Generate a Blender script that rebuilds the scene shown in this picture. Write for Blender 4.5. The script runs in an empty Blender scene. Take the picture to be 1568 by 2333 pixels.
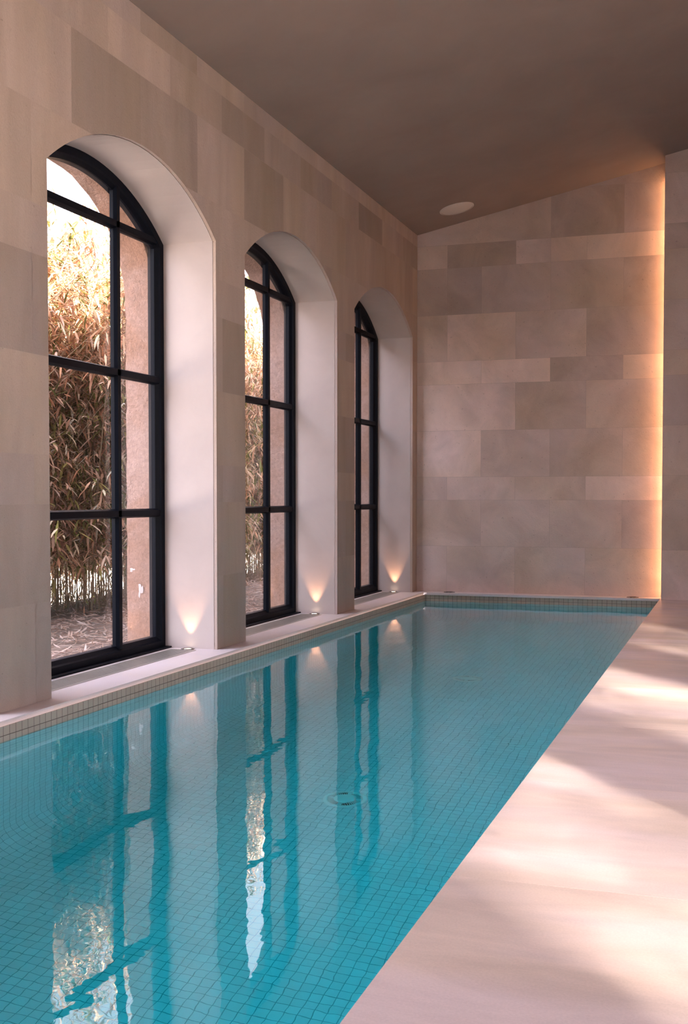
import bpy, bmesh, math, random
from mathutils import Vector, Matrix, noise
random.seed(7)
S = bpy.context.scene
C = S.collection

# ------------------------------------------------------------------ camera
FPX, CY = 2649.577, 1224.166
cam = bpy.data.cameras.new('camera'); camo = bpy.data.objects.new('camera', cam); C.objects.link(camo)
cam.sensor_fit = 'HORIZONTAL'; cam.sensor_width = 24.0; cam.lens = FPX/1568*24.0
cam.shift_y = (CY-1166.5)/1568
camo.location = (3.20721, 0, 1.0)
camo.rotation_euler = (math.pi/2-0.03518, 0, 0.32601)
cam.clip_start = .05; cam.clip_end = 400
S.camera = camo

# ------------------------------------------------------------------ light
S.view_settings.view_transform = 'Standard'; S.view_settings.look = 'None'
S.view_settings.gamma = 1.0; S.view_settings.use_curve_mapping = False
S.view_settings.exposure = 0.17
cy = S.cycles
cy.use_denoising = True
cy.max_bounces = 10; cy.diffuse_bounces = 6; cy.glossy_bounces = 4; cy.transmission_bounces = 6
cy.transparent_max_bounces = 12; cy.sample_clamp_indirect = 25.0; cy.blur_glossy = 1.0
cy.caustics_reflective = False; cy.caustics_refractive = True

SUN_AZ = Vector((0.575, -0.818)); SUN_EL = math.radians(27)
world = bpy.data.worlds.new('sky'); S.world = world; world.use_nodes = True
WN = world.node_tree; WN.nodes.clear()
w_out = WN.nodes.new('ShaderNodeOutputWorld'); w_bg = WN.nodes.new('ShaderNodeBackground')
w_tc = WN.nodes.new('ShaderNodeTexCoord'); w_sep = WN.nodes.new('ShaderNodeSeparateXYZ'); w_cr = WN.nodes.new('ShaderNodeValToRGB')
WN.links.new(w_tc.outputs['Generated'], w_sep.inputs[0]); WN.links.new(w_sep.outputs['Z'], w_cr.inputs[0])
w_cr.color_ramp.elements[0].position = 0.0; w_cr.color_ramp.elements[0].color = (.80, .76, .81, 1)
w_cr.color_ramp.elements[1].position = .7; w_cr.color_ramp.elements[1].color = (.98, .99, 1.22, 1)
WN.links.new(w_cr.outputs[0], w_bg.inputs[0]); WN.links.new(w_bg.outputs[0], w_out.inputs[0])
# added sky brightening behind the camera, aimed to lift the back wall
w_dot = WN.nodes.new('ShaderNodeVectorMath'); w_dot.operation = 'DOT_PRODUCT'; w_dot.inputs[1].default_value = (-.25, -.97, 0)
WN.links.new(w_tc.outputs['Generated'], w_dot.inputs[0])
w_mr = WN.nodes.new('ShaderNodeMapRange'); w_mr.inputs[1].default_value = -.3; w_mr.inputs[2].default_value = .9; w_mr.inputs[3].default_value = 4.4; w_mr.inputs[4].default_value = 10.0
WN.links.new(w_dot.outputs['Value'], w_mr.inputs[0]); WN.links.new(w_mr.outputs[0], w_bg.inputs[1])
sun = bpy.data.lights.new('sun', 'SUN'); suno = bpy.data.objects.new('sun', sun); C.objects.link(suno)
sun.energy = 85.0; sun.angle = math.radians(2.2); sun.color = (1.0, .86, .72)
sd = Vector((SUN_AZ.x*math.cos(SUN_EL), SUN_AZ.y*math.cos(SUN_EL), math.sin(SUN_EL)))
suno.rotation_euler = sd.to_track_quat('Z', 'Y').to_euler(); suno.location = (12, -16, 12)
def portal(loc, rot, sx, sz):
    l = bpy.data.lights.new('sky_portal', 'AREA'); l.shape = 'RECTANGLE'; l.size = sx; l.size_y = sz
    l.cycles.is_portal = True
    o = bpy.data.objects.new('sky_portal', l); o.location = loc; o.rotation_euler = rot; C.objects.link(o)

# ------------------------------------------------------------------ measures
U = 0.24052                       # height of a low stone course
YB = 11.888                       # back wall
W, P = 1.939, 0.466               # window width, pier width
PER = W+P
Y1 = 4.963
SPR, RISE = 2.647, 0.335          # arch spring and rise
C0, CM = 3.7325, 0.2077           # sloped ceiling
XC = 0.1185                       # edge of the coping on the window side
YC = 11.711                       # edge of the coping on the far side
XR = 2.5035                       # near side pool edge
XW = 5.3                          # right wall
YF = -2.2                         # wall behind the camera
ZW = -0.088                       # water
TILE = 0.0475
FX = -0.375                       # inner face of window frames
WINS = [Y1+PER*k for k in (-2, -1, 0, 1, 2)]
def ceil_z(x): return C0+CM*x

# ------------------------------------------------------------------ materials
def mat(name):
    m = bpy.data.materials.new(name); m.use_nodes = True; nt = m.node_tree
    b = nt.nodes['Principled BSDF']; return m, nt, b
def N(nt, t, **k):
    n = nt.nodes.new(t)
    for a, v in k.items(): setattr(n, a, v)
    return n
def simple(name, col, rough=.5, metal=0.0, emit=None, es=0):
    m, nt, b = mat(name)
    b.inputs['Base Color'].default_value = (*col, 1); b.inputs['Roughness'].default_value = rough; b.inputs['Metallic'].default_value = metal
    if emit: b.inputs['Emission Color'].default_value = (*emit, 1); b.inputs['Emission Strength'].default_value = es
    # a faint wear pattern keeps every surface procedural
    t = N(nt, 'ShaderNodeTexNoise'); t.inputs['Scale'].default_value = 30
    mp = N(nt, 'ShaderNodeMapRange'); mp.inputs[3].default_value = rough*.85; mp.inputs[4].default_value = min(1, rough*1.15)
    tc = N(nt, 'ShaderNodeTexCoord'); nt.links.new(tc.outputs['Object'], t.inputs['Vector'])
    nt.links.new(t.outputs[0], mp.inputs[0]); nt.links.new(mp.outputs[0], b.inputs['Roughness'])
    return m
def mathn(nt, op, a=None, b=None, c=None):
    n = N(nt, 'ShaderNodeMath', operation=op)
    for i, v in enumerate((a, b, c)):
        if v is None: continue
        if isinstance(v, (int, float)): n.inputs[i].default_value = v
        else: nt.links.new(v, n.inputs[i])
    return n.outputs[0]
def noise_n(nt, vec, scale, detail=4, rough=.55, dist=0):
    n = N(nt, 'ShaderNodeTexNoise'); n.inputs['Scale'].default_value = scale; n.inputs['Detail'].default_value = detail
    n.inputs['Roughness'].default_value = rough; n.inputs['Distortion'].default_value = dist
    nt.links.new(vec, n.inputs['Vector']); return n.outputs[0]
def maprange(nt, v, a, b, c, d):
    n = N(nt, 'ShaderNodeMapRange'); n.clamp = True
    for i, x in enumerate((a, b, c, d)): n.inputs[1+i].default_value = x
    nt.links.new(v, n.inputs[0]); return n.outputs[0]
def scalecol(nt, col, fac):
    n = N(nt, 'ShaderNodeVectorMath', operation='SCALE')
    if isinstance(col, tuple): n.inputs[0].default_value = col
    else: nt.links.new(col, n.inputs[0])
    nt.links.new(fac, n.inputs['Scale']); return n.outputs[0]
def mixcol(nt, f, a, b):
    n = N(nt, 'ShaderNodeMix', data_type='RGBA')
    if isinstance(f, (int, float)): n.inputs[0].default_value = f
    else: nt.links.new(f, n.inputs[0])
    for i, v in ((6, a), (7, b)):
        if isinstance(v, tuple): n.inputs[i].default_value = (*v, 1)
        else: nt.links.new(v, n.inputs[i])
    return n.outputs[2]
def bump(nt, b, h, dist, strength=1.0):
    n = N(nt, 'ShaderNodeBump'); n.inputs['Distance'].default_value = dist; n.inputs['Strength'].default_value = strength
    nt.links.new(h, n.inputs['Height']); nt.links.new(n.outputs[0], b.inputs['Normal'])

def stone(name, col, streak=(1, 1, 1), rough=.62, pits=True, bumpd=.0024, contrast=.16, spec=.35):
    """cut limestone: tone comes from the block's own 'tone' attribute, plus clouding, streaks and pits"""
    m, nt, b = mat(name)
    tc = N(nt, 'ShaderNodeTexCoord'); at = N(nt, 'ShaderNodeAttribute'); at.attribute_name = 'tone'
    mp = N(nt, 'ShaderNodeMapping'); mp.inputs['Scale'].default_value = streak; nt.links.new(tc.outputs['Object'], mp.inputs[0])
    # shift the figure from block to block
    sh = N(nt, 'ShaderNodeVectorMath', operation='SCALE'); nt.links.new(at.outputs['Color'], sh.inputs[0]); sh.inputs['Scale'].default_value = 57.0
    ad = N(nt, 'ShaderNodeVectorMath', operation='ADD'); nt.links.new(mp.outputs[0], ad.inputs[0]); nt.links.new(sh.outputs[0], ad.inputs[1])
    v = ad.outputs[0]
    cl = noise_n(nt, v, 2.2, 5, .6, .6); f1 = maprange(nt, cl, .3, .7, 1-contrast, 1+contrast)
    gr = noise_n(nt, tc.outputs['Object'], 160, 2, .6); f2 = maprange(nt, gr, .3, .7, .95, 1.05)
    f = mathn(nt, 'MULTIPLY', f1, f2)
    sep = N(nt, 'ShaderNodeSeparateColor'); nt.links.new(at.outputs['Color'], sep.inputs[0])
    f = mathn(nt, 'MULTIPLY', f, sep.outputs[0])
    warm = maprange(nt, noise_n(nt, v, 1.1, 3, .5), .35, .65, 0, 1)
    c = mixcol(nt, warm, tuple(x*y for x, y in zip(col, (1.03, 1.0, .94))), tuple(x*y for x, y in zip(col, (.98, .98, 1.05))))
    c = scalecol(nt, c, f)
    if pits:
        pn = noise_n(nt, tc.outputs['Object'], 42, 3, .7); pf = maprange(nt, pn, .665, .71, 0, 1)
        c = mixcol(nt, mathn(nt, 'MULTIPLY', pf, .45), c, tuple(x*.35 for x in col))
    nt.links.new(c, b.inputs['Base Color']); b.inputs['Roughness'].default_value = rough
    b.inputs['Specular IOR Level'].default_value = spec
    h = mathn(nt, 'ADD', noise_n(nt, tc.outputs['Object'], 75, 4, .65), mathn(nt, 'MULTIPLY', noise_n(nt, tc.outputs['Object'], 22, 2), .6))
    bump(nt, b, h, bumpd)
    return m
M = {}
M['stone'] = stone('wall limestone', (.60, .465, .41), contrast=.16)  # far wall copy of the stone, stronger light put into a paler colour
M['stone_left_dimmed'] = stone('wall limestone combed dimmed', (.365, .285, .25), streak=(1, 1.6, .35), contrast=.12)  # same limestone for the other walls, weaker light put into a darker colour
M['deck'] = stone('deck limestone', (.74, .60, .565), streak=(.8, 2.4, 1), rough=.42, bumpd=.0005, contrast=.13, spec=.4, pits=False)
M['coping'] = stone('coping limestone', (.66, .58, .57), rough=.5, bumpd=.0004, contrast=.04, pits=False)
M['joint'] = simple('stone joint', (.38, .30, .265), .9)

def plaster(name, col, s=3.0, bd=.001, var=.06, rough=.8):
    m, nt, b = mat(name); tc = N(nt, 'ShaderNodeTexCoord')
    f = maprange(nt, noise_n(nt, tc.outputs['Object'], s, 5, .6, .4), .3, .7, 1-var, 1+var)
    nt.links.new(scalecol(nt, col, f), b.inputs['Base Color']); b.inputs['Roughness'].default_value = rough
    b.inputs['Specular IOR Level'].default_value = .25
    bump(nt, b, noise_n(nt, tc.outputs['Object'], 60, 3), bd*.4); return m
M['plaster'] = plaster('smooth reveal plaster', (.45, .38, .36), var=.05)
M['ceil'] = plaster('trowelled ceiling plaster', (.27, .20, .175), s=1.6, var=.08)
m, nt, b = mat('rough terracotta stucco'); tc = N(nt, 'ShaderNodeTexCoord')
big = maprange(nt, noise_n(nt, tc.outputs['Object'], 1.7, 4, .6, .5), .35, .62, 0, 1)
c = mixcol(nt, big, (.50, .275, .185), (.58, .39, .33))
c = scalecol(nt, c, maprange(nt, noise_n(nt, tc.outputs['Object'], 40, 5, .8), .3, .7, .74, 1.14))
nt.links.new(c, b.inputs['Base Color']); b.inputs['Roughness'].default_value = .95; b.inputs['Specular IOR Level'].default_value = .1
bump(nt, b, noise_n(nt, tc.outputs['Object'], 34, 6, .75), .05); M['stucco'] = m
M['frame'] = simple('blackened blue steel paint', (.0025, .0035, .007), .45)
M['frame'].node_tree.nodes['Principled BSDF'].inputs['Specular IOR Level'].default_value = .07
M['grille'] = simple('satin grille metal', (.52, .50, .47), .4, .6)
M['slot'] = simple('grille slot shade', (.02, .02, .02), .9)
M['steel'] = simple('dark stainless ring', (.16, .13, .12), .28, 1.0)
M['lens_off'] = simple('unlit lamp lens', (.12, .10, .10), .08)
M['lens_on'] = simple('lit lamp lens', (1, .9, .8), .3, 0, (1.0, .80, .60), 6)
M['led'] = simple('warm light strip', (1, .85, .7), .5, 0, (1.0, .50, .24), 18)
M['speaker'] = simple('ceiling speaker cloth', (.60, .52, .48), .8)
M['drain'] = simple('white drain plastic', (.97, .97, .96), .35)
M['soil'] = plaster('dry soil', (.20, .145, .115), s=8, bd=.02, var=.3, rough=1)
M['pale_ground'] = plaster('pale dry ground', (.62, .58, .52), s=.4, bd=.01, var=.1, rough=1)
# glass: thin pane
m = bpy.data.materials.new('window glass'); m.use_nodes = True; nt = m.node_tree; nt.nodes.clear()
o = N(nt, 'ShaderNodeOutputMaterial'); tr = N(nt, 'ShaderNodeBsdfTransparent'); gl = N(nt, 'ShaderNodeBsdfGlossy'); mx = N(nt, 'ShaderNodeMixShader'); fr = N(nt, 'ShaderNodeFresnel')
fr.inputs[0].default_value = 1.52; gl.inputs['Roughness'].default_value = .002; tr.inputs[0].default_value = (.96, .955, .95, 1)
k2 = mathn(nt, 'MULTIPLY', fr.outputs[0], 1.5)
nt.links.new(k2, mx.inputs[0]); nt.links.new(tr.outputs[0], mx.inputs[1]); nt.links.new(gl.outputs[0], mx.inputs[2]); nt.links.new(mx.outputs[0], o.inputs[0])
nz = noise_n(nt, N(nt, 'ShaderNodeTexCoord').outputs['Object'], 1.2, 1); bn = N(nt, 'ShaderNodeBump'); bn.inputs['Distance'].default_value = .0006
nt.links.new(nz, bn.inputs['Height']); nt.links.new(bn.outputs[0], gl.inputs['Normal']); M['glass'] = m
# pool mosaic, laid out on uv in metres
m, nt, b = mat('pool mosaic'); uv = N(nt, 'ShaderNodeUVMap'); sp = N(nt, 'ShaderNodeSeparateXYZ'); nt.links.new(uv.outputs[0], sp.inputs[0])
def cell(v):
    d = mathn(nt, 'DIVIDE', v, TILE); fl = mathn(nt, 'FLOOR', d); fr_ = mathn(nt, 'SUBTRACT', d, fl)
    e = mathn(nt, 'MINIMUM', fr_, mathn(nt, 'SUBTRACT', 1.0, fr_)); return fl, e
fu, eu = cell(sp.outputs[0]); fv, ev = cell(sp.outputs[1])
g = maprange(nt, mathn(nt, 'MINIMUM', eu, ev), .020, .040, 0, 1)
cb = N(nt, 'ShaderNodeCombineXYZ'); nt.links.new(fu, cb.inputs[0]); nt.links.new(fv, cb.inputs[1])
wn = N(nt, 'ShaderNodeTexWhiteNoise', noise_dimensions='3D'); nt.links.new(cb.outputs[0], wn.inputs[0])
tcol = scalecol(nt, (.50, .38, .305), maprange(nt, wn.outputs[0], 0, 1, .93, 1.06))
deep = mathn(nt, 'GREATER_THAN', fv, 3.5)     # below the waterline the mosaic is pale aqua
tcol = mixcol(nt, deep, tcol, scalecol(nt, (.69, .90, .93), maprange(nt, wn.outputs[0], 0, 1, .95, 1.04)))
gcol = mixcol(nt, deep, (.13, .085, .07), (.18, .44, .50))
nt.links.new(mixcol(nt, g, gcol, tcol), b.inputs['Base Color'])
nt.links.new(maprange(nt, g, 0, 1, .8, .28), b.inputs['Roughness']); bump(nt, b, g, .0008); M['mosaic'] = m
# water
m, nt, b = mat('pool water'); WATER_TINT = (.44, .98, 1.0)
b.inputs['Base Color'].default_value = (*WATER_TINT, 1); b.inputs['Roughness'].default_value = 0; b.inputs['IOR'].default_value = 1.333
b.inputs['Transmission Weight'].default_value = 1
tc = N(nt, 'ShaderNodeTexCoord'); mp = N(nt, 'ShaderNodeMapping'); mp.inputs['Scale'].default_value = (1, .8, 1); nt.links.new(tc.outputs['Object'], mp.inputs[0])
h = mathn(nt, 'ADD', mathn(nt, 'MULTIPLY', noise_n(nt, mp.outputs[0], 2.2, 1), 1.0), mathn(nt, 'MULTIPLY', noise_n(nt, mp.outputs[0], 9, 2, .5), .16))
bump(nt, b, h, .0035)
va = N(nt, 'ShaderNodeVolumeAbsorption'); va.inputs[0].default_value = (.20, .96, 1.0, 1); va.inputs['Density'].default_value = .6
nt.links.new(va.outputs[0], nt.nodes['Material Output'].inputs['Volume']); M['water'] = m
# leaves
def leafmat(name, k=1.0):
    m = bpy.data.materials.new(name); m.use_nodes = True; nt = m.node_tree; nt.nodes.clear()
    o = N(nt, 'ShaderNodeOutputMaterial'); at = N(nt, 'ShaderNodeAttribute'); at.attribute_name = 'tone'
    d = N(nt, 'ShaderNodeBsdfDiffuse'); t = N(nt, 'ShaderNodeBsdfTranslucent'); mx = N(nt, 'ShaderNodeMixShader'); mx.inputs[0].default_value = .42
    nt.links.new(at.outputs['Color'], d.inputs[0]); nt.links.new(at.outputs['Color'], t.inputs[0])
    nt.links.new(d.outputs[0], mx.inputs[1]); nt.links.new(t.outputs[0], mx.inputs[2]); nt.links.new(mx.outputs[0], o.inputs[0]); return m
M['leaf'] = leafmat('bamboo leaf')
M['litter'] = leafmat('fallen leaf')
M['culm'] = simple('dry bamboo cane', (.20, .15, .085), .55)
M['bark'] = simple('tree bark', (.15, .11, .08), .9)

# ------------------------------------------------------------------ mesh helpers
def link(name, bm, m, parent=None, smooth=False):
    me = bpy.data.meshes.new(name); bm.to_mesh(me); bm.free()
    for x in (m if isinstance(m, (list, tuple)) else [m]): me.materials.append(x)
    if smooth:
        for p in me.polygons: p.use_smooth = True
    o = bpy.data.objects.new(name, me); C.objects.link(o)
    if parent: o.parent = parent
    return o
def empty(name, loc=(0, 0, 0)):
    o = bpy.data.objects.new(name, None); o.location = loc; o.empty_display_size = .1; C.objects.link(o); return o
def structure(o, label=None):
    o['kind'] = 'structure'
    if label: o['label'] = label
    return o
def tag(o, label, cat, group=None):
    o['label'] = label; o['category'] = cat
    if group: o['group'] = group
    return o
def tone_layer(bm): return bm.loops.layers.float_color.get('tone') or bm.loops.layers.float_color.new('tone')
def settone(bm, f, t, r=None):
    L = tone_layer(bm); r = random.random() if r is None else r
    for lp in f.loops: lp[L] = (t, r, 1-r, 1)
def box(bm, x0, x1, y0, y1, z0, z1, t=None, mi=0, bev=0):
    vs = [bm.verts.new(p) for p in ((x0, y0, z0), (x1, y0, z0), (x1, y1, z0), (x0, y1, z0), (x0, y0, z1), (x1, y0, z1), (x1, y1, z1), (x0, y1, z1))]
    fs = [bm.faces.new([vs[i] for i in q]) for q in ((3, 2, 1, 0), (4, 5, 6, 7), (0, 1, 5, 4), (1, 2, 6, 5), (2, 3, 7, 6), (3, 0, 4, 7))]
    for f in fs: f.material_index = mi
    if bev:
        es = list({e for f in fs for e in f.edges})
        r = bmesh.ops.bevel(bm, geom=es, offset=bev, segments=2, profile=.6, affect='EDGES')
        fs = list({f for f in r['faces']} | {f for f in fs if f.is_valid})
    if t is not None:
        r = random.random()
        for f in fs:
            if f.is_valid: settone(bm, f, t, r)
    return vs
def ring_disc(bm, cx, cy_, z, prof, seg=32, cap=True, mi=0):
    """lathe: prof = list of (radius, dz)"""
    rows = []
    for r, dz in prof:
        rows.append([bm.verts.new((cx+r*math.cos(2*math.pi*i/seg), cy_+r*math.sin(2*math.pi*i/seg), z+dz)) for i in range(seg)])
    for a, b_ in zip(rows, rows[1:]):
        for i in range(seg):
            f = bm.faces.new((a[i], a[(i+1) % seg], b_[(i+1) % seg], b_[i])); f.material_index = mi; f.smooth = True
    if cap: f = bm.faces.new(rows[-1]); f.material_index = mi
    return rows
def clip(poly, a, b, c):
    """keep a*u+b*v+c >= 0"""
    out = []
    for i in range(len(poly)):
        p, q = poly[i], poly[(i+1) % len(poly)]
        dp, dq = a*p[0]+b*p[1]+c, a*q[0]+b*q[1]+c
        if dp >= 0: out.append(p)
        if dp*dq < 0:
            t = dp/(dp-dq); out.append((p[0]+t*(q[0]-p[0]), p[1]+t*(q[1]-p[1])))
    return out
def seg_arch(y0, w=W, spr=SPR, rise=RISE, inset=0.0):
    """height of the segmental arch over y"""
    hw = w/2; R = (hw*hw+rise*rise)/(2*rise); yc = y0+hw; zc = spr+rise-R; Ri = R-inset
    return lambda y: zc+math.sqrt(max(0, Ri*Ri-(y-yc)**2))
def ell_arch(y0, spr=2.22, rise=.77, w=W, jit=0):
    hw = w/2; yc = y0+hw
    def f(y):
        t = max(-1, min(1, (y-yc)/hw)); return spr+rise*math.sqrt(max(0, 1-t*t))**.92
    return f
def arched_poly(polys, holes, nst=28):
    """cut arched openings (y0, y1, heightfn) out of convex polygons in (u, z)"""
    out = []
    for poly, tag_ in polys:
        pieces = [poly]
        for y0, y1, fn in holes:
            nxt = []
            for p in pieces:
                us = [q[0] for q in p]
                if max(us) <= y0+1e-6 or min(us) >= y1-1e-6: nxt.append(p); continue
                l = clip(p, -1, 0, y0)
                if len(l) > 2 and max(q[0] for q in l)-min(q[0] for q in l) > 1e-6: nxt.append(l)
                r = clip(p, 1, 0, -y1)
                if len(r) > 2 and max(q[0] for q in r)-min(q[0] for q in r) > 1e-6: nxt.append(r)
                for k in range(nst):
                    # cosine spacing keeps steep ends smooth
                    a = y0+(y1-y0)*(1-math.cos(math.pi*k/nst))/2; b_ = y0+(y1-y0)*(1-math.cos(math.pi*(k+1)/nst))/2
                    s = clip(clip(p, 1, 0, -a), -1, 0, b_)
                    if len(s) < 3: continue
                    za, zb = fn(a), fn(b_); m_ = (zb-za)/(b_-a)
                    s = clip(s, -m_, 1, m_*a-za)
                    if len(s) > 2: nxt.append(s)
            pieces = nxt
        out += [(p, tag_) for p in pieces if len(p) > 2]
    return out
def emit_polys(bm, polys, mapf, flip=False, mi=0):
    for p, (t, r) in polys:
        q = []
        for v in p:
            if not q or (abs(v[0]-q[-1][0])+abs(v[1]-q[-1][1])) > 1e-6: q.append(v)
        if len(q) > 2 and abs(q[0][0]-q[-1][0])+abs(q[0][1]-q[-1][1]) < 1e-6: q.pop()
        if len(q) < 3: continue
        vs = [bm.verts.new(mapf(*v)) for v in q]
        if flip: vs.reverse()
        f = bm.faces.new(vs); f.material_index = mi; settone(bm, f, t, r)
ROWS = [(0, 2), (2, 4), (4, 5), (5, 7), (7, 9), (9, 10), (10, 12), (12, 14), (14, 15), (15, 17), (17, 19), (19, 20), (20, 22)]
def tunnel(bm, y0, y1, fn, xa, xb, z0=0.0, nst=28, t=1.0, ins=0, mi=0, jit=0, nx=1):
    """inside faces of an arched opening between x=xa and x=xb"""
    pts = [(y0+ins, z0)]
    if jit: pts += [(y0+ins, z0+(fn(y0)-z0)*k/40) for k in range(1, 40)]
    for k in range(nst+1):
        y = y0+(y1-y0)*(1-math.cos(math.pi*k/nst))/2; pts.append((min(max(y, y0+ins), y1-ins), fn(y)-ins))
    if jit: pts += [(y1-ins, z0+(fn(y1)-z0)*k/40) for k in range(39, 0, -1)]
    pts.append((y1-ins, z0))
    rows = []
    for i in range(nx+1):
        x = xa+(xb-xa)*i/nx
        rows.append([bm.verts.new((x, y, z)) for y, z in pts])
    for a, b_ in zip(rows, rows[1:]):
        for k in range(len(pts)-1):
            f = bm.faces.new((a[k], a[k+1], b_[k+1], b_[k])); f.material_index = mi; f.smooth = False; settone(bm, f, t, .3)

# ------------------------------------------------------------------ wall_left : stone cladding with arched openings
MOD = .3617
LT = {  # tone of single blocks: (row, first joint index)
    (7, 1): .80, (7, 3): .84, (7, 5): 1.03, (7, 7): .78, (7, 9): 1.02, (7, 11): .98, (7, 13): 1.0, (7, -1): 1.02,
    (8, 2): 1.12, (8, 4): .95, (8, 6): .80, (8, 8): .95, (8, 10): .86, (8, 12): .98, (8, 14): .76, (8, 16): 1.03, (8, 0): 1.0, (8, 18): .88,
    (9, 1): 1.0, (9, 3): .88, (9, 5): 1.06, (9, 7): .96, (9, 9): 1.08, (9, 11): 1.12, (9, 13): 1.1, (9, 15): 1.08, (9, 17): 1.1,
    (6, 0): 1.0, (6, 4): 1.04, (6, 6): 1.08, (6, 8): .98, (6, 12): 1.0, (6, 16): 1.04, (6, 10): .95,
    (5, -1): .98, (5, 5): 1.0, (5, 11): .96, (5, 13): .80, (4, -2): .84, (4, 0): .84, (4, 4): 1.0, (4, 6): .80, (4, 12): 1.05,
    (3, -1): 1.08, (3, 5): .98, (3, 13): .84, (3, 11): .84, (2, -2): 1.0, (2, 0): 1.04, (2, 12): 1.0, (2, 6): 1.0,
    (1, -1): .94, (1, 5): 1.02, (1, 11): .9, (1, 13): .88, (0, -2): 1.02, (0, 0): .96, (0, 4): 1.02, (0, 6): .94, (0, 12): 1.02}
rg = random.Random(11)
def cladding(u0, u1, joints, tonef, top, gap=.0008):
    polys = []
    for ri, (a, b_) in enumerate(ROWS):
        js = [j for j in joints(ri) if u0 < j < u1]
        es = [u0]+js+[u1]
        for i in range(len(es)-1):
            l, r = es[i], es[i+1]
            p = [(l+gap, a*U+gap), (r-gap, a*U+gap), (r-gap, b_*U-gap), (l+gap, b_*U-gap)]
            p = top(p)
            if len(p) > 2: polys.append((p, (tonef(ri, l), rg.random())))
    return polys
def jl(ri):
    off = 0 if ri in (0, 2, 4, 6, 8, 10) else 1
    return [4.83+MOD*(2*k+off) for k in range(-12, 12)]
def tl(ri, l):
    k = round((l-4.83)/MOD)
    return LT.get((ri, k), .90+.16*rg.random())
topL = lambda p: clip(p, 0, -1, C0)
polys = cladding(YF, YB, jl, tl, topL)
holes = [(y, y+W, seg_arch(y)) for y in WINS]
bm = bmesh.new(); tone_layer(bm)
emit_polys(bm, arched_poly(polys, holes), lambda u, z: (0, u, z))
emit_polys(bm, arched_poly([([(YF, 0), (YB, 0), (YB, C0), (YF, C0)], (1, .5))], holes), lambda u, z: (-.0022, u, z), mi=1)
for y in WINS: tunnel(bm, y, y+W, seg_arch(y), 0, -.022, t=1.12)
bm.normal_update()
wl = structure(link('wall_left', bm, [M['stone_left_dimmed'], M['joint']]), 'pale limestone block wall with arched window openings along the pool')
# stucco outer leaf
bm = bmesh.new(); tone_layer(bm)
oh = [(y, y+W, ell_arch(y)) for y in WINS]
SX0, SX1 = -.450, -.66
big_ = [([(YF-.3, -.3), (YB+.4, -.3), (YB+.4, 0), (YF-.3, 0)], (1, .5)), ([(YF-.3, 0), (YB+.4, 0), (YB+.4, 4.0), (YF-.3, 4.0)], (1, .5))]
pp = arched_poly(big_[1:], oh)+big_[:1]
emit_polys(bm, pp, lambda u, z: (SX0, u, z)); emit_polys(bm, pp, lambda u, z: (SX1, u, z), flip=True)
for y, y1_, fn in oh: tunnel(bm, y, y1_, fn, SX0, SX1, z0=-.06, nst=28, jit=1, nx=5)
for v in bm.verts:          # hand-thrown plaster: the outer arris wanders a little
    if v.co.x < SX1+.05 or abs(v.co.x-SX0) > .01:
        n = noise.noise(v.co*9)*.010+noise.noise(v.co*31)*.005
        for y, y1_, fn in oh:
            if y-.02 < v.co.y < y1_+.02 and v.co.z > .05:
                c_ = Vector((v.co.x, y+W/2, 1.7)); d = (v.co-c_); d.x = 0
                v.co += d.normalized()*n
bmesh.ops.remove_doubles(bm, verts=bm.verts, dist=.0008)
structure(link('stucco_leaf', bm, M['stucco'], wl))
# chipped paint patches on the stucco reveal
def patch(y, x, z, w, h, nm='paint_patch'):
    bm = bmesh.new(); n = 18; c_ = bm.verts.new((x, y-.004, z)); vs = []
    for i in range(n):
        a = 2*math.pi*i/n; r = 1+.35*math.sin(a*3+1)+.25*random.uniform(-1, 1)
        vs.append(bm.verts.new((x+w*r*math.cos(a)+.25*h*math.sin(a)*.4, y-.002, z+h*r*math.sin(a))))
    for i in range(n): bm.faces.new((c_, vs[i], vs[(i+1) % n]))
    return link(nm, bm, M['plaster'], wl)
patch(Y1+W, -.56, .375, .018, .045); patch(Y1+W, -.62, .51, .02, .012)
patch(Y1+PER+W, -.66, .43, .02, .02)
bm = bmesh.new(); box(bm, -.68, -.003, YB+.003, YB+.4, -.3, 4.0); box(bm, -.68, -.003, YF-.3, YF-.003, -.3, 4.0)
structure(link('wall_end', bm, M['stucco'], wl))
# plinth closing the wall top
bm = bmesh.new(); box(bm, -.70, .02, YF-.3, YB+.4, 3.74, 3.98)
structure(link('wall_plate', bm, M['stucco'], wl))

# ------------------------------------------------------------------ windows
def sweep(bm, path, prof, closed=True, mi=0):
    """path: list of (y,z, ny,nz) with inward normals; prof: closed list of (inward offset, x)"""
    rows = [[bm.verts.new((x, y+o*ny, z+o*nz)) for o, x in prof] for y, z, ny, nz in path]
    n = len(prof); k = len(rows)
    for i in range(k if closed else k-1):
        a, b_ = rows[i], rows[(i+1) % k]
        for j in range(n):
            f = bm.faces.new((a[j], a[(j+1) % n], b_[(j+1) % n], b_[j])); f.material_index = mi
def outline(y0, inset=0):
    """window outline with mitred inward normals"""
    fn = seg_arch(y0); pts = [(y0, 0.0), (y0, SPR)]
    n = 36
    for k in range(1, n): pts.append((y0+W*k/n, fn(y0+W*k/n)))
    pts += [(y0+W, SPR), (y0+W, 0.0)]
    res = []
    L_ = len(pts)
    for i, p in enumerate(pts):
        a, b_ = pts[i-1], pts[(i+1) % L_]
        d1 = Vector((p[0]-a[0], p[1]-a[1])).normalized(); d2 = Vector((b_[0]-p[0], b_[1]-p[1])).normalized()
        n1 = Vector((d1.y, -d1.x)); n2 = Vector((d2.y, -d2.x)); nn = (n1+n2); nn = nn/ max(.3, nn.dot(n1))
        res.append((p[0], p[1], nn.x, nn.y))
    return res
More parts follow.
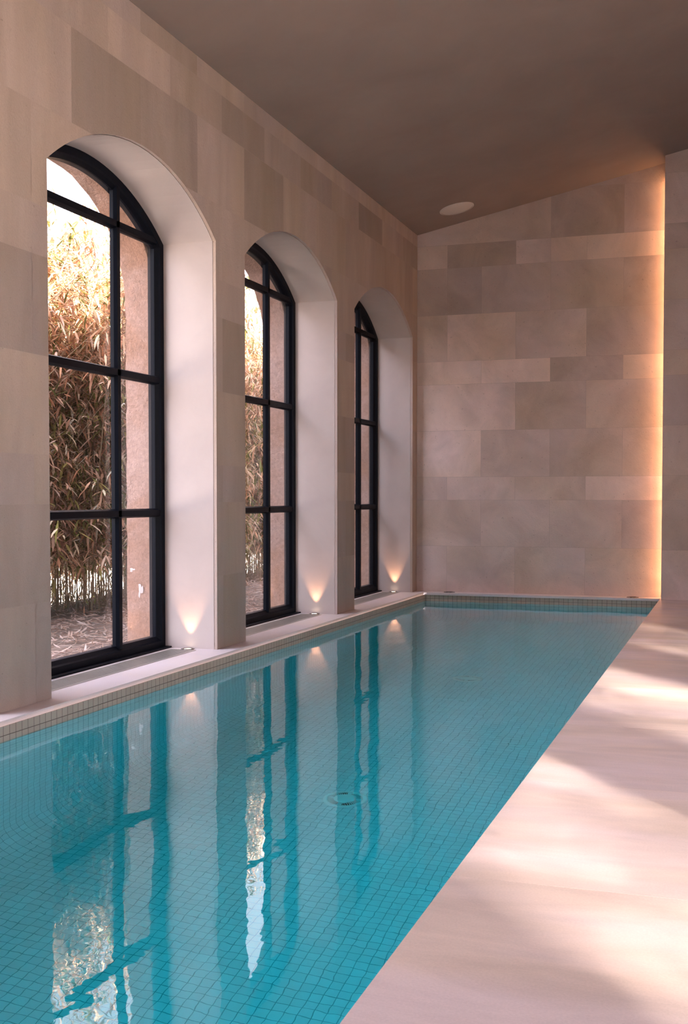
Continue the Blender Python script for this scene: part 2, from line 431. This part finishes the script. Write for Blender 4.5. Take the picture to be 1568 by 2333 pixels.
def bar(bm, horizontal, c_, a, b_, w, fn=None):
    """glazing bar with sloped shoulders; fn gives the arch height for vertical bars"""
    # cross-section (offset, x): flat nose, sloping shoulders, back
    prof = [(-w*.5, FX-.052), (-w*.5, FX-.028), (-w*.34, FX-.006), (w*.34, FX-.006), (w*.5, FX-.028), (w*.5, FX-.052)]
    r0, r1 = [], []
    for o_, x in prof:
        if horizontal: r0.append(bm.verts.new((x, a, c_+o_))); r1.append(bm.verts.new((x, b_, c_+o_)))
        else: r0.append(bm.verts.new((x, c_+o_, a))); r1.append(bm.verts.new((x, c_+o_, b_)))
    for j in range(6): bm.faces.new((r0[j], r0[(j+1) % 6], r1[(j+1) % 6], r1[j]))
    bm.faces.new(r0); bm.faces.new(list(reversed(r1)))
names = {2: 'nearest', 3: 'middle', 4: 'farthest'}
MUN = (.535, W-.577)
TRZ = (.893, 1.757, 2.655)
def window(idx, y0, detailed=True):
    root = structure(empty('window_%d' % (idx+1), (0, y0, 0)), 'tall arched black steel window beside the pool' if idx not in names else 'tall arched black steel window, %s of the three' % names[idx])
    def add(nm, bm, m): o = link(nm, bm, m); o.parent = root; o.matrix_parent_inverse = Matrix.Translation((0, -y0, 0)); return o
    fn = seg_arch(y0)
    bm = bmesh.new(); tone_layer(bm); tunnel(bm, y0, y0+W, fn, -.022, -.452, t=1, ins=.002); add('reveal', bm, M['plaster'])
    bm = bmesh.new()
    sweep(bm, outline(y0), [(0.003, FX-.075), (0.003, FX), (.048, FX), (.056, FX-.012), (.078, FX-.030), (.080, FX-.075)])
    add('frame', bm, M['frame'])
    bm = bmesh.new(); box(bm, FX-.02, FX+.045, y0-.0+.002, y0+W-.002, .0005, .011); add('sill_tray', bm, M['frame'])
    for c_ in MUN:
        bm = bmesh.new(); bar(bm, False, y0+c_, .06, fn(y0+c_)-.05, .052); add('muntin', bm, M['frame'])
    for z in TRZ:
        bm = bmesh.new(); bar(bm, True, z, y0+.05, y0+W-.05, .056); add('transom', bm, M['frame'])
    xs = [.06, MUN[0], MUN[1], W-.06]; zs = [.06]+list(TRZ)
    gx = FX-.036
    for i in range(3):
        for j in range(3):
            bm = bmesh.new(); vs = [bm.verts.new((gx, y0+a, b_)) for a, b_ in ((xs[i], zs[j]), (xs[i+1], zs[j]), (xs[i+1], zs[j+1]), (xs[i], zs[j+1]))]; bm.faces.new(vs); add('pane', bm, M['glass'])
        bm = bmesh.new(); a, b_ = y0+xs[i], y0+xs[i+1]; pts = [(a, TRZ[2]), (b_, TRZ[2])]
        for k in range(9): y = b_+(a-b_)*k/8; pts.append((y, max(TRZ[2]+.001, fn(y)-.045)))
        bm.faces.new([bm.verts.new((gx, *p)) for p in pts]); add('pane', bm, M['glass'])
    portal((FX-.09, y0+W/2, 1.49), (0, -math.pi/2, 0), 2.98, W)
for i, y in enumerate(WINS): window(i, y)

# ------------------------------------------------------------------ wall_back and its projecting panel
BX = [1.35*U, 2.85*U, 4.33*U, 5.8*U, 7.3*U, 8.8*U]
BT = {0: [(0, .93), (1, 1.02), (3, 1.03), (5, 1.0)], 1: [(0, .97), (2, 1.03), (4, .98), (6, .92)], 2: [(0, .98), (1, 1.06), (3, 1.0), (5, 1.2)],
      3: [(0, 1.2), (2, 1.0), (4, .93), (6, 1.04)], 4: [(0, 1.16), (3, .9), (5, .95)], 5: [(0, 1.14), (2, 1.32), (4, .86), (6, 1.08)],
      6: [(0, .98), (1, 1.1), (3, 1.02), (5, .84)], 7: [(0, .82), (1, .78), (2, .88), (4, .84), (6, .84)], 8: [(0, 1.0), (1, .76), (3, 1.02), (4, 1.03), (5, 1.08)],
      9: [(0, .92), (4, .72), (6, .80)], 10: [(0, .9), (3, .8)], 11: [(0, .9)], 12: [(0, .9)]}
def jb(ri): return [BX[i-1] for i, t in BT[ri] if i > 0]
def tb(ri, l):
    for i, t in BT[ri]:
        if abs((0 if i == 0 else BX[i-1])-l) < 1e-3: return t
    return 1
topB = lambda p: clip(p, CM, -1, C0)
bm = bmesh.new(); tone_layer(bm)
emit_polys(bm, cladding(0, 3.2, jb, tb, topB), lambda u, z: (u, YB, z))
emit_polys(bm, [([(0, 0), (3.2, 0), (3.2, ceil_z(3.2)), (0, C0)], (1, .5))], lambda u, z: (u, YB+.0022, z), mi=1)
bm_ = bmesh.new(); box(bm_, -.003, XW+.3, YB+.004, YB+.3, -.3, 5.2)
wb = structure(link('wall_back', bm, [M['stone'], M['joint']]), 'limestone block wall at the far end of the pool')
structure(link('wall_core', bm_, M['stucco'], wb))
PX, PY = 2.518, 11.626
bm = bmesh.new(); tone_layer(bm)
jp = lambda ri: [PX+k for k in ((.62, 1.34, 2.06) if ri % 2 else (.26, .98, 1.7, 2.42))]
rgp = random.Random(5)
PT = {9: .98, 8: .84, 7: .88, 6: .9, 5: .95, 4: .84, 3: .9, 2: .9, 1: .84, 0: 1.0}
pl = cladding(PX, XW, jp, lambda ri, l: PT.get(ri, .9)+.05*rgp.random(), topB)
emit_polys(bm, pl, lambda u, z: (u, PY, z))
emit_polys(bm, [([(PX, 0), (XW, 0), (XW, ceil_z(XW)), (PX, ceil_z(PX))], (1, .5))], lambda u, z: (u, PY+.002, z), mi=1)
emit_polys(bm, [([(PY, 0), (PY+.03, 0), (PY+.03, ceil_z(PX)), (PY, ceil_z(PX))], (1, .5))], lambda u, z: (PX, u, z), flip=True)
emit_polys(bm, [([(PX, 0), (XW, 0), (XW, ceil_z(XW)), (PX, ceil_z(PX))], (1, .5))], lambda u, z: (u, PY+.03, z), flip=True)
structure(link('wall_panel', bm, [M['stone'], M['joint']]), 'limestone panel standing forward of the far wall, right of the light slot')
bm = bmesh.new(); box(bm, PX+.022, PX+.034, YB-.075, YB-.045, .01, ceil_z(PX)-.14)
led = empty('light_strip', (PX+.03, YB-.06, 0)); tag(led, 'warm vertical light strip glowing in the slot beside the far wall', 'light strip')
bm2 = bmesh.new(); box(bm2, .006, .016, -.03, .03, .01, ceil_z(PX)-.10); link('channel', bm2, M['grille'], led)
bm.free(); bm = bmesh.new(); box(bm, -.002, .0055, -.022, .022, .02, ceil_z(PX)-.16); link('diffuser', bm, M['led'], led)

# ------------------------------------------------------------------ ceiling, other walls
bm = bmesh.new()
def slab(bm, x0, x1, y0, y1, off, th):
    vs = [bm.verts.new((x, y, ceil_z(x)+off+d)) for d in (0, th) for x, y in ((x0, y0), (x1, y0), (x1, y1), (x0, y1))]
    for q in ((0, 1, 2, 3), (7, 6, 5, 4), (4, 5, 1, 0), (5, 6, 2, 1), (6, 7, 3, 2), (7, 4, 0, 3)): bm.faces.new([vs[i] for i in q])
slab(bm, 0, XW+.3, YF-.3, YB+.4, 0, .2)
structure(link('ceiling', bm, M['ceil']), 'sloped brown plaster ceiling')
bm = bmesh.new(); tone_layer(bm)
RW = [(y, y+1.7, (lambda y: 2.75)) for y in (-1.2, 1.3, 3.8)]
rh = [(a, b_, (lambda y: 2.75)) for a, b_, _ in RW]
pr_ = arched_poly([([(YF, 0), (YB, 0), (YB, ceil_z(XW)), (YF, ceil_z(XW))], (1, .5))], rh, nst=2)
emit_polys(bm, pr_, lambda u, z: (XW, u, z), flip=True); emit_polys(bm, pr_, lambda u, z: (XW+.25, u, z))
for a, b_, fn in rh: tunnel(bm, a, b_, fn, XW, XW+.25, nst=2)
structure(link('wall_right', bm, M['stone_left_dimmed']))
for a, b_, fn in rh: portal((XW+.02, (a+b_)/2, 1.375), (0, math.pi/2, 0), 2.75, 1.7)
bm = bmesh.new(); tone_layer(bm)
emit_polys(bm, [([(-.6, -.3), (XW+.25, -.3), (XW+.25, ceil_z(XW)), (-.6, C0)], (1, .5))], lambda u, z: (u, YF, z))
structure(link('wall_front', bm, M['stone_left_dimmed']))

# ------------------------------------------------------------------ copings and deck
bm = bmesh.new(); tone_layer(bm)
seams = [YF, -.6, 1.2, 3.0, 4.8, 6.6, 8.4, 10.2, YC]
for a, b_ in zip(seams, seams[1:]): box(bm, FX-.08, XC, a, b_-.0006, -.024, 0, t=.96+.06*random.random())
box(bm, FX-.08, XC, YC, YB, -.024, 0, t=1)
structure(link('trim_1', bm, M['coping']), 'pale stone coping below the windows')
bm = bmesh.new(); tone_layer(bm)
for a, b_ in zip([XC, .9, 1.75], [.9, 1.75, XR]): box(bm, a, b_-.0006, YC, YB, -.024, 0, t=.96+.06*random.random())
structure(link('trim_2', bm, M['coping']), 'narrow stone coping below the far wall')
bm = bmesh.new(); tone_layer(bm)
ds = [YF, -1.39, -.3, .79, 1.88, 2.97, 4.06, 5.13, 6.22, 7.31, 8.4, 9.49, 10.58, YB]
for i, (a, b_) in enumerate(zip(ds, ds[1:])):
    box(bm, XR, XW, a+.0007, b_-.0007, -.026, 0, t=(.97, 1.04, .99, 1.03, .96, 1.02)[i % 6])
box(bm, XR+.03, XW, YF, YB, -.3, -.027, t=.8)
structure(link('floor', bm, M['deck']), 'smooth pale pink limestone deck')

# ------------------------------------------------------------------ pool shell
def pool_sheet(bm, prof, a0, a1, mapf, na=60, flip=False):
    """prof: list of (p, z, arclength) ; swept along a"""
    L = bm.loops.layers.uv.get('UVMap') or bm.loops.layers.uv.new('UVMap')
    rows = []
    for k in range(2):
        a = (a0, a1)[k]; rows.append([bm.verts.new(mapf(p, z, a)) for p, z, s in prof])
    for j in range(len(prof)-1):
        vs = (rows[0][j], rows[1][j], rows[1][j+1], rows[0][j+1])
        uvs = ((a0, prof[j][2]), (a1, prof[j][2]), (a1, prof[j+1][2]), (a0, prof[j+1][2]))
        if flip: vs, uvs = vs[::-1], uvs[::-1]
        f = bm.faces.new(vs); f.smooth = True
        for lp, q in zip(f.loops, uvs): lp[L].uv = q
ZB, RC = -1.65, .24
XL_, XR_, YB_, YF_ = XC+.016, XR+.012, YC+.018, -1.6
def prof_wall(p0, sgn, stop=None):
    """from the rim down the wall, round the cove, sgn = direction into the pool"""
    v0 = .062-TILE*3      # grout line sits 62 mm below the deck
    out = [(p0, -.02, .02-v0)]; out.append((p0, ZB+RC, -(ZB+RC)-v0))
    base = -(ZB+RC)-v0
    for k in range(1, 13):
        a = math.pi/2*k/12; out.append((p0+sgn*RC*(1-math.cos(a)), ZB+RC*(1-math.sin(a)), base+RC*a))
    if stop is not None: out.append((stop, ZB, out[-1][2]+abs(stop-out[-1][0])))
    return out
bm = bmesh.new()
mid = (XL_+XR_)/2
pool_sheet(bm, prof_wall(XL_, 1, mid), YF_, YB_+.02, lambda p, z, a: (p, a, z), flip=True)
pool_sheet(bm, prof_wall(XR_, -1, mid), YF_, YB_+.02, lambda p, z, a: (p, a, z))
pool_sheet(bm, prof_wall(YB_, -1), XL_-.02, XR_+.02, lambda p, z, a: (a, p, z), flip=True)
pool_sheet(bm, prof_wall(YF_, 1), XL_-.02, XR_+.02, lambda p, z, a: (a, p, z))
pool = structure(link('pool_basin', bm, M['mosaic']), 'mosaic tiled pool basin with rounded bottom corners')
pool['category'] = 'pool'
bm = bmesh.new(); box(bm, XL_-.006, XR_+.006, YF_-.006, YB_+.006, -1.75, ZW)
wat = link('pool_water', bm, M['water']); structure(wat, 'still turquoise pool water'); wat['category'] = 'water'

# floor drains
def drain(x, y, label):
    t = empty('pool_drain', (x, y, ZB)); tag(t, label, 'drain', 'round drains in the pool floor')
    bm = bmesh.new(); ring_disc(bm, 0, 0, 0, [(.116, 0), (.114, .008), (.104, .013), (.090, .014), (.088, .010), (.088, .004)], 48, False); link('rim', bm, M['drain'], t)
    bm = bmesh.new(); ring_disc(bm, 0, 0, .004, [(.086, 0), (.01, 0)], 48, True); link('sump', bm, M['slot'], t)
    bm = bmesh.new(); ring_disc(bm, 0, 0, 0, [(.058, .005), (.058, .016), (.055, .019), (.01, .021)], 48, True); link('cover', bm, M['drain'], t)
    bm = bmesh.new()
    for k in range(48):
        if k % 12 == 0: w_ = .016
        else: w_ = .0032
        a = 2*math.pi*k/48; d = Vector((math.cos(a), math.sin(a), 0)); n = Vector((-d.y, d.x, 0))
        q = [d*.057-n*w_*.35, d*.057+n*w_*.35, d*.088+n*w_*.5, d*.088-n*w_*.5]
        lo = [bm.verts.new(v+Vector((0, 0, .006))) for v in q]; hi = [bm.verts.new(v+Vector((0, 0, .0145))) for v in q]
        bm.faces.new(hi)
        for i in range(4): bm.faces.new((lo[i], lo[(i+1) % 4], hi[(i+1) % 4], hi[i]))
    link('grate', bm, M['drain'], t)
drain(1.355, 5.49, 'round white drain on the pool floor, nearer the camera')
drain(1.32, 8.47, 'round white drain on the pool floor, nearer the far wall')

# ------------------------------------------------------------------ vents
wn_ = {2: 'the nearest', 3: 'the middle', 4: 'the farthest'}
for i, y in enumerate(WINS):
    if i < 2: continue
    t = empty('floor_vent', (0, y, 0)); tag(t, 'narrow slotted floor vent in the coping below %s arched window' % wn_[i], 'vent', 'linear floor vents')
    ya, yb = .07, W-.09; xa, xb = -.288, -.125
    bm = bmesh.new(); box(bm, xa, xb, ya, yb, .0003, .0010); link('slot_tray', bm, M['slot'], t)
    bm = bmesh.new()
    for a, b_, c_, d in ((xa-.008, xa, ya-.008, yb+.008), (xb, xb+.012, ya-.008, yb+.008)): box(bm, a, b_, c_, d, .0002, .003)
    box(bm, xa, xb, ya-.008, ya, .0002, .003); box(bm, xa, xb, yb, yb+.008, .0002, .003)
    link('border', bm, M['coping'] if False else M['grille'], t)
    bm = bmesh.new(); n = 12; pit = (xb-xa)/n
    for k in range(n): box(bm, xa+pit*(k+.22), xa+pit*(k+.72), ya, yb, .0010, .0030)
    link('grille', bm, M['grille'], t)
# ------------------------------------------------------------------ uplights
def uplight(x, y, label, lit, r=.045):
    t = empty('uplight', (x, y, 0)); tag(t, label, 'uplight', 'recessed uplights in the coping')
    bm = bmesh.new(); ring_disc(bm, 0, 0, 0, [(r, .0003), (r*.97, .004), (r*.8, .006), (r*.62, .005), (r*.6, .001)], 32, False); link('ring', bm, M['steel'], t)
    bm = bmesh.new(); ring_disc(bm, 0, 0, 0, [(r*.62, .0015), (r*.5, .0035), (r*.2, .0045)], 32, True); link('lens', bm, M['lens_on'] if lit else M['lens_off'], t)
    if lit:
        l = bpy.data.lights.new('uplight_lamp', 'SPOT'); l.energy = 11; l.color = (1.0, .52, .28); l.spot_size = math.radians(58); l.spot_blend = .7; l.shadow_soft_size = .006
        o = bpy.data.objects.new('uplight_lamp', l); o.location = (0, 0, .012); o.rotation_euler = (math.pi+math.radians(0), 0, 0); C.objects.link(o); o.parent = t
for i, nm in ((2, 'nearest'), (3, 'middle'), (4, 'farthest')):
    uplight(-.19, WINS[i]+W-.048, 'lit recessed uplight at the jamb of the %s arched window' % nm, True)
uplight(.372, 11.822, 'unlit recessed uplight below far wall, beside the window wall corner', False, .06)
uplight(2.237, 11.80, 'unlit recessed uplight below far wall, beside the glowing slot', False, .06)
# ceiling speaker
sx, sy = .547, 11.349
t = empty('ceiling_speaker', (sx, sy, ceil_z(sx))); t.rotation_euler = (math.pi, math.atan(CM)*1, 0)
t.rotation_euler = (math.pi, 0, 0); tag(t, 'round flush speaker in the sloped ceiling near the far wall', 'speaker')
tilt = Matrix.Rotation(-math.atan(CM), 4, 'Y')
t.matrix_world = Matrix.Translation((sx, sy, ceil_z(sx))) @ tilt @ Matrix.Rotation(math.pi, 4, 'X')
bm = bmesh.new(); ring_disc(bm, 0, 0, 0, [(.172, 0), (.172, .007), (.164, .010), (.160, .008)], 64, False); link('rim', bm, M['speaker'], t)
bm = bmesh.new(); ring_disc(bm, 0, 0, 0, [(.161, .004), (.158, .0065), (.05, .0075)], 64, True); link('grille', bm, M['speaker'], t)

# ------------------------------------------------------------------ outdoors
GZ = -.06
bm = bmesh.new()
nx, ny = 40, 90
gv = []
for i in range(nx+1):
    row = []
    for j in range(ny+1):
        x = SX1+.01-2.9*i/nx; y = -4+30*j/ny
        row.append(bm.verts.new((x, y, GZ+.03*noise.noise(Vector((x*2, y*2, 0)))+.012*noise.noise(Vector((x*7, y*7, 3)))-(.0 if i < 34 else .06*(i-34)))))
    gv.append(row)
for i in range(nx):
    for j in range(ny): bm.faces.new((gv[i][j], gv[i][j+1], gv[i+1][j+1], gv[i+1][j])).smooth = True
structure(link('garden_ground', bm, M['soil'], smooth=True), 'dry soil strip below the bamboo')
bm = bmesh.new()
vs = [bm.verts.new(p) for p in ((-3.4, -60, -.5), (-3.4, 120, -.5), (-8, 120, -2.2), (-8, -60, -2.2), (-250, 120, -4), (-250, -60, -4))]
bm.faces.new((vs[0], vs[1], vs[2], vs[3])); bm.faces.new((vs[3], vs[2], vs[4], vs[5]))
structure(link('far_ground', bm, M['pale_ground']), 'bright pale ground beyond the bamboo')
bm = bmesh.new(); vs = [bm.verts.new(p) for p in ((XW+.2, -60, -.1), (120, -60, -.1), (120, 80, -.1), (XW+.2, 80, -.1))]; bm.faces.new(vs)
structure(link('terrace_ground', bm, M['pale_ground']))

DRY = [(.60, .39, .27), (.68, .47, .34), (.52, .32, .21), (.72, .54, .42), (.42, .24, .15)]
GRN = [(.13, .14, .04), (.20, .20, .06), (.09, .10, .03), (.26, .23, .08)]
def leaf(bm, L, base, d, up, ln, wd, col, curl=.2):
    s = d.cross(up)
    if s.length < 1e-3: s = Vector((1, 0, 0))
    s.normalize(); n = s.cross(d).normalized()
    p1 = base+d*ln*.35-n*ln*curl*.05; p2 = base+d*ln*.72-n*ln*curl*.35; p3 = base+d*ln-n*ln*curl
    a = bm.verts.new(base); b1 = bm.verts.new(p1+s*wd*.5); b2 = bm.verts.new(p1-s*wd*.5)
    c1 = bm.verts.new(p2+s*wd*.38); c2 = bm.verts.new(p2-s*wd*.38); e = bm.verts.new(p3)
    for q in ((a, b1, b2), (b1, c1, c2, b2), (c1, e, c2)):
        f = bm.faces.new(q)
        for lp in f.loops: lp[L] = (*col, 1)
def tube(bm, pts, r0, r1, seg=6, knots=False):
    rows = []
    for i, p in enumerate(pts):
        d = (pts[min(i+1, len(pts)-1)]-pts[max(i-1, 0)]).normalized(); u = d.orthogonal().normalized(); v = d.cross(u)
        r = r0+(r1-r0)*i/(len(pts)-1)
        if knots and i % 3 == 0: r *= 1.25
        rows.append([bm.verts.new(p+(u*math.cos(2*math.pi*k/seg)+v*math.sin(2*math.pi*k/seg))*r) for k in range(seg)])
    for a, b_ in zip(rows, rows[1:]):
        for k in range(seg): bm.faces.new((a[k], a[(k+1) % seg], b_[(k+1) % seg], b_[k])).smooth = True
def twig_cluster(bm, L, R_, tip, out, n, size):
    for k in range(n):
        d = (out*.45+Vector((R_.gauss(0, .7), R_.gauss(0, .7), R_.gauss(-.12, .6)))).normalized()
        z = tip.z
        g = R_.random() < (.34 if z < 2.0 else .16)
        c_ = R_.choice(GRN if g else DRY); k_ = R_.uniform(.5, 1.9); c_ = tuple(min(.9, x*k_) for x in c_)
        leaf(bm, L, tip+Vector((R_.gauss(0, .03), R_.gauss(0, .03), R_.gauss(0, .03))), d, Vector((0, 0, 1)), size*R_.uniform(.6, 1.25), size*R_.uniform(.10, .16), c_, R_.uniform(0, .35))
def bamboo_proto(seed, height=3.3, ncul=9, nleaf=900):
    R_ = random.Random(seed); root = empty('bamboo_plant')
    bmf = bmesh.new(); L = tone_layer(bmf)
    bmt = bmesh.new()
    for c_ in range(ncul):
        bx, by = R_.uniform(-.35, .35), R_.uniform(-.55, .55); lean = Vector((R_.gauss(.03, .10), R_.gauss(0, .12), 0)); h_ = height*R_.uniform(.82, 1.08)
        pts = [Vector((bx, by, 0))+lean*(i/14)**1.6*2.2+Vector((0, 0, h_*i/14)) for i in range(15)]
        bm = bmesh.new(); tube(bm, pts, R_.uniform(.005, .010), .003, 6, True); link('culm', bm, M['culm'], root)
        for k in range(nleaf//(ncul*10)*2):
            f = R_.uniform(.12, 1.0)**.95; i = min(13, int(f*14)); p = pts[i].lerp(pts[i+1], f*14-i) if i < 14 else pts[-1]
            a = R_.uniform(0, 2*math.pi); ln = R_.uniform(.15, .5)*(1-.3*f); e = p+Vector((math.cos(a)*ln, math.sin(a)*ln, ln*R_.uniform(-.1, .6)))
            tube(bmt, [p, p.lerp(e, .5)+Vector((0, 0, .02)), e], .0028, .001, 3)
            od = (e-p).normalized()
            for q in (.45, .7, .85, 1.0): twig_cluster(bmf, L, R_, p.lerp(e, q), od, 4, .165)
    for k in range(5):          # long bare stalks arching out of the mass
        b0 = Vector((R_.uniform(0, .35), R_.uniform(-.5, .5), R_.uniform(.3, 1.2))); dr = Vector((R_.uniform(.05, .2), R_.uniform(-.5, .5), 1)); pts = [b0+dr*(t*.33)+Vector((.02*t*t, 0, -.008*t*t)) for t in range(8)]
        tube(bmt, pts, .0035, .0012, 4)
        for q in (3, 5, 6, 7): twig_cluster(bmf, L, R_, pts[q], Vector((.3, 0, .3)), 3, .13)
    for k in range(75):        # low suckers and dead stalks at the foot of the clump
        b0 = Vector((R_.uniform(-.35, .35), R_.uniform(-.6, .6), 0)); e = b0+Vector((R_.gauss(0, .12), R_.gauss(0, .16), R_.uniform(.1, .62)))
        tube(bmt, [b0, b0.lerp(e, .5)+Vector((R_.gauss(0, .02), R_.gauss(0, .02), 0)), e], .0035, .001, 3)
        if R_.random() < .3: twig_cluster(bmf, L, R_, b0.lerp(e, R_.uniform(.5, 1)), Vector((0, 0, .4)), 4, .10)
    link('twigs', bmt, M['culm'], root)
    link('foliage', bmf, M['leaf'], root)
    return root
def copy_tree(o):
    c = o.copy(); C.objects.link(c)
    for ch in o.children: k = ch.copy(); C.objects.link(k); k.parent = c
    return c
protos = [bamboo_proto(s, nleaf=3400, ncul=12) for s in (1, 2, 3)]
R_ = random.Random(23)
k = 0
yy = 6.6
while yy < 21.5:
    for row in (0, 1):
        p = protos[k % 3]; o = p if k < 3 else copy_tree(p)
        o.location = (-2.75-.55*row+R_.uniform(-.12, .12), yy+R_.uniform(-.15, .15)+.35*row, GZ-.02-.1*row); o.rotation_euler = (0, 0, R_.choice((0, math.pi))+R_.uniform(-.4, .4))
        sc_ = R_.uniform(.92, 1.08); o.scale = (sc_, sc_, sc_*R_.uniform(.95, 1.06))
        if yy < 12: lb = 'dry bamboo plant in the outdoor hedge, seen through the nearest arched window'
        elif yy < 19: lb = 'dry bamboo plant in the outdoor hedge, seen through the middle arched window'
        else: lb = 'dry bamboo plant at the far end of the outdoor hedge'
        tag(o, lb+(', back row' if row else ', front row'), 'bamboo', 'bamboo plants in the hedge')
        k += 1
    yy += .72
# fallen leaves
bm = bmesh.new(); L = tone_layer(bm); R_ = random.Random(4)
for i in range(15000):
    x = R_.uniform(-3.0, -.50); y = 5+16*R_.random()**1.3
    a = R_.uniform(0, 2*math.pi); d = Vector((math.cos(a), math.sin(a), R_.uniform(-.15, .35))).normalized()
    z = GZ+.03*noise.noise(Vector((x*2, y*2, 0)))+.012+R_.uniform(0, .03)
    if x > SX1 and not any(w0+.03 < y < w0+W-.03 for w0 in WINS): continue
    c_ = R_.choice([(.50, .36, .29), (.58, .44, .37), (.36, .25, .19), (.62, .5, .44), (.27, .18, .14)])
    leaf(bm, L, Vector((x, y, z)), d, Vector((R_.gauss(0, .3), R_.gauss(0, .3), 1)), R_.uniform(.06, .14), R_.uniform(.010, .018), c_, R_.uniform(-.2, .3))
lit = link('fallen_leaves', bm, M['litter']); lit['kind'] = 'stuff'; lit['label'] = 'dry fallen bamboo leaves on the ground outside the windows'; lit['category'] = 'leaves'
# trees on the terrace side, whose crowns break up the low sun
def tree(x, y, h_, seed, rad):
    R_ = random.Random(seed); root = empty('garden_tree', (x, y, -.1)); tag(root, 'leafy garden tree on the terrace side of the pool house', 'tree', 'garden trees on the terrace')
    bm = bmesh.new(); tube(bm, [Vector((0, 0, 0)), Vector((.1, .05, h_*.3)), Vector((0, .1, h_*.6)), Vector((.05, 0, h_*.95))], .12, .03, 8)
    for k in range(16):
        a = R_.uniform(0, 6.28); z = h_*R_.uniform(.35, .9); e = Vector((math.cos(a)*rad*.8, math.sin(a)*rad*.8, z+R_.uniform(.1, .8)))
        tube(bm, [Vector((0, 0, z)), Vector((0, 0, z)).lerp(e, .5)+Vector((0, 0, .1)), e], .03, .008, 5)
    link('trunk', bm, M['bark'], root)
    bm = bmesh.new(); L = tone_layer(bm)
    for k in range(135):
        a = R_.uniform(0, 6.28); rr = rad*math.sqrt(R_.random()); c_ = Vector((math.cos(a)*rr, math.sin(a)*rr, h_*.74+h_*.24*R_.uniform(-1, 1)))
        for j in range(26):
            v = c_+Vector((R_.gauss(0, .38), R_.gauss(0, .38), R_.gauss(0, .3)))
            d = Vector((R_.gauss(0, 1), R_.gauss(0, 1), R_.gauss(-.2, .5))).normalized()
            leaf(bm, L, v, d, Vector((0, 0, 1)), .16, .06, (.16, .2, .07), .1)
    link('crown', bm, M['leaf'], root)
for q in range(9): tree(9.3+.5*(q % 2), -10.5+1.75*q, 7.3+.4*((q*7) % 3), q+1, 1.3)
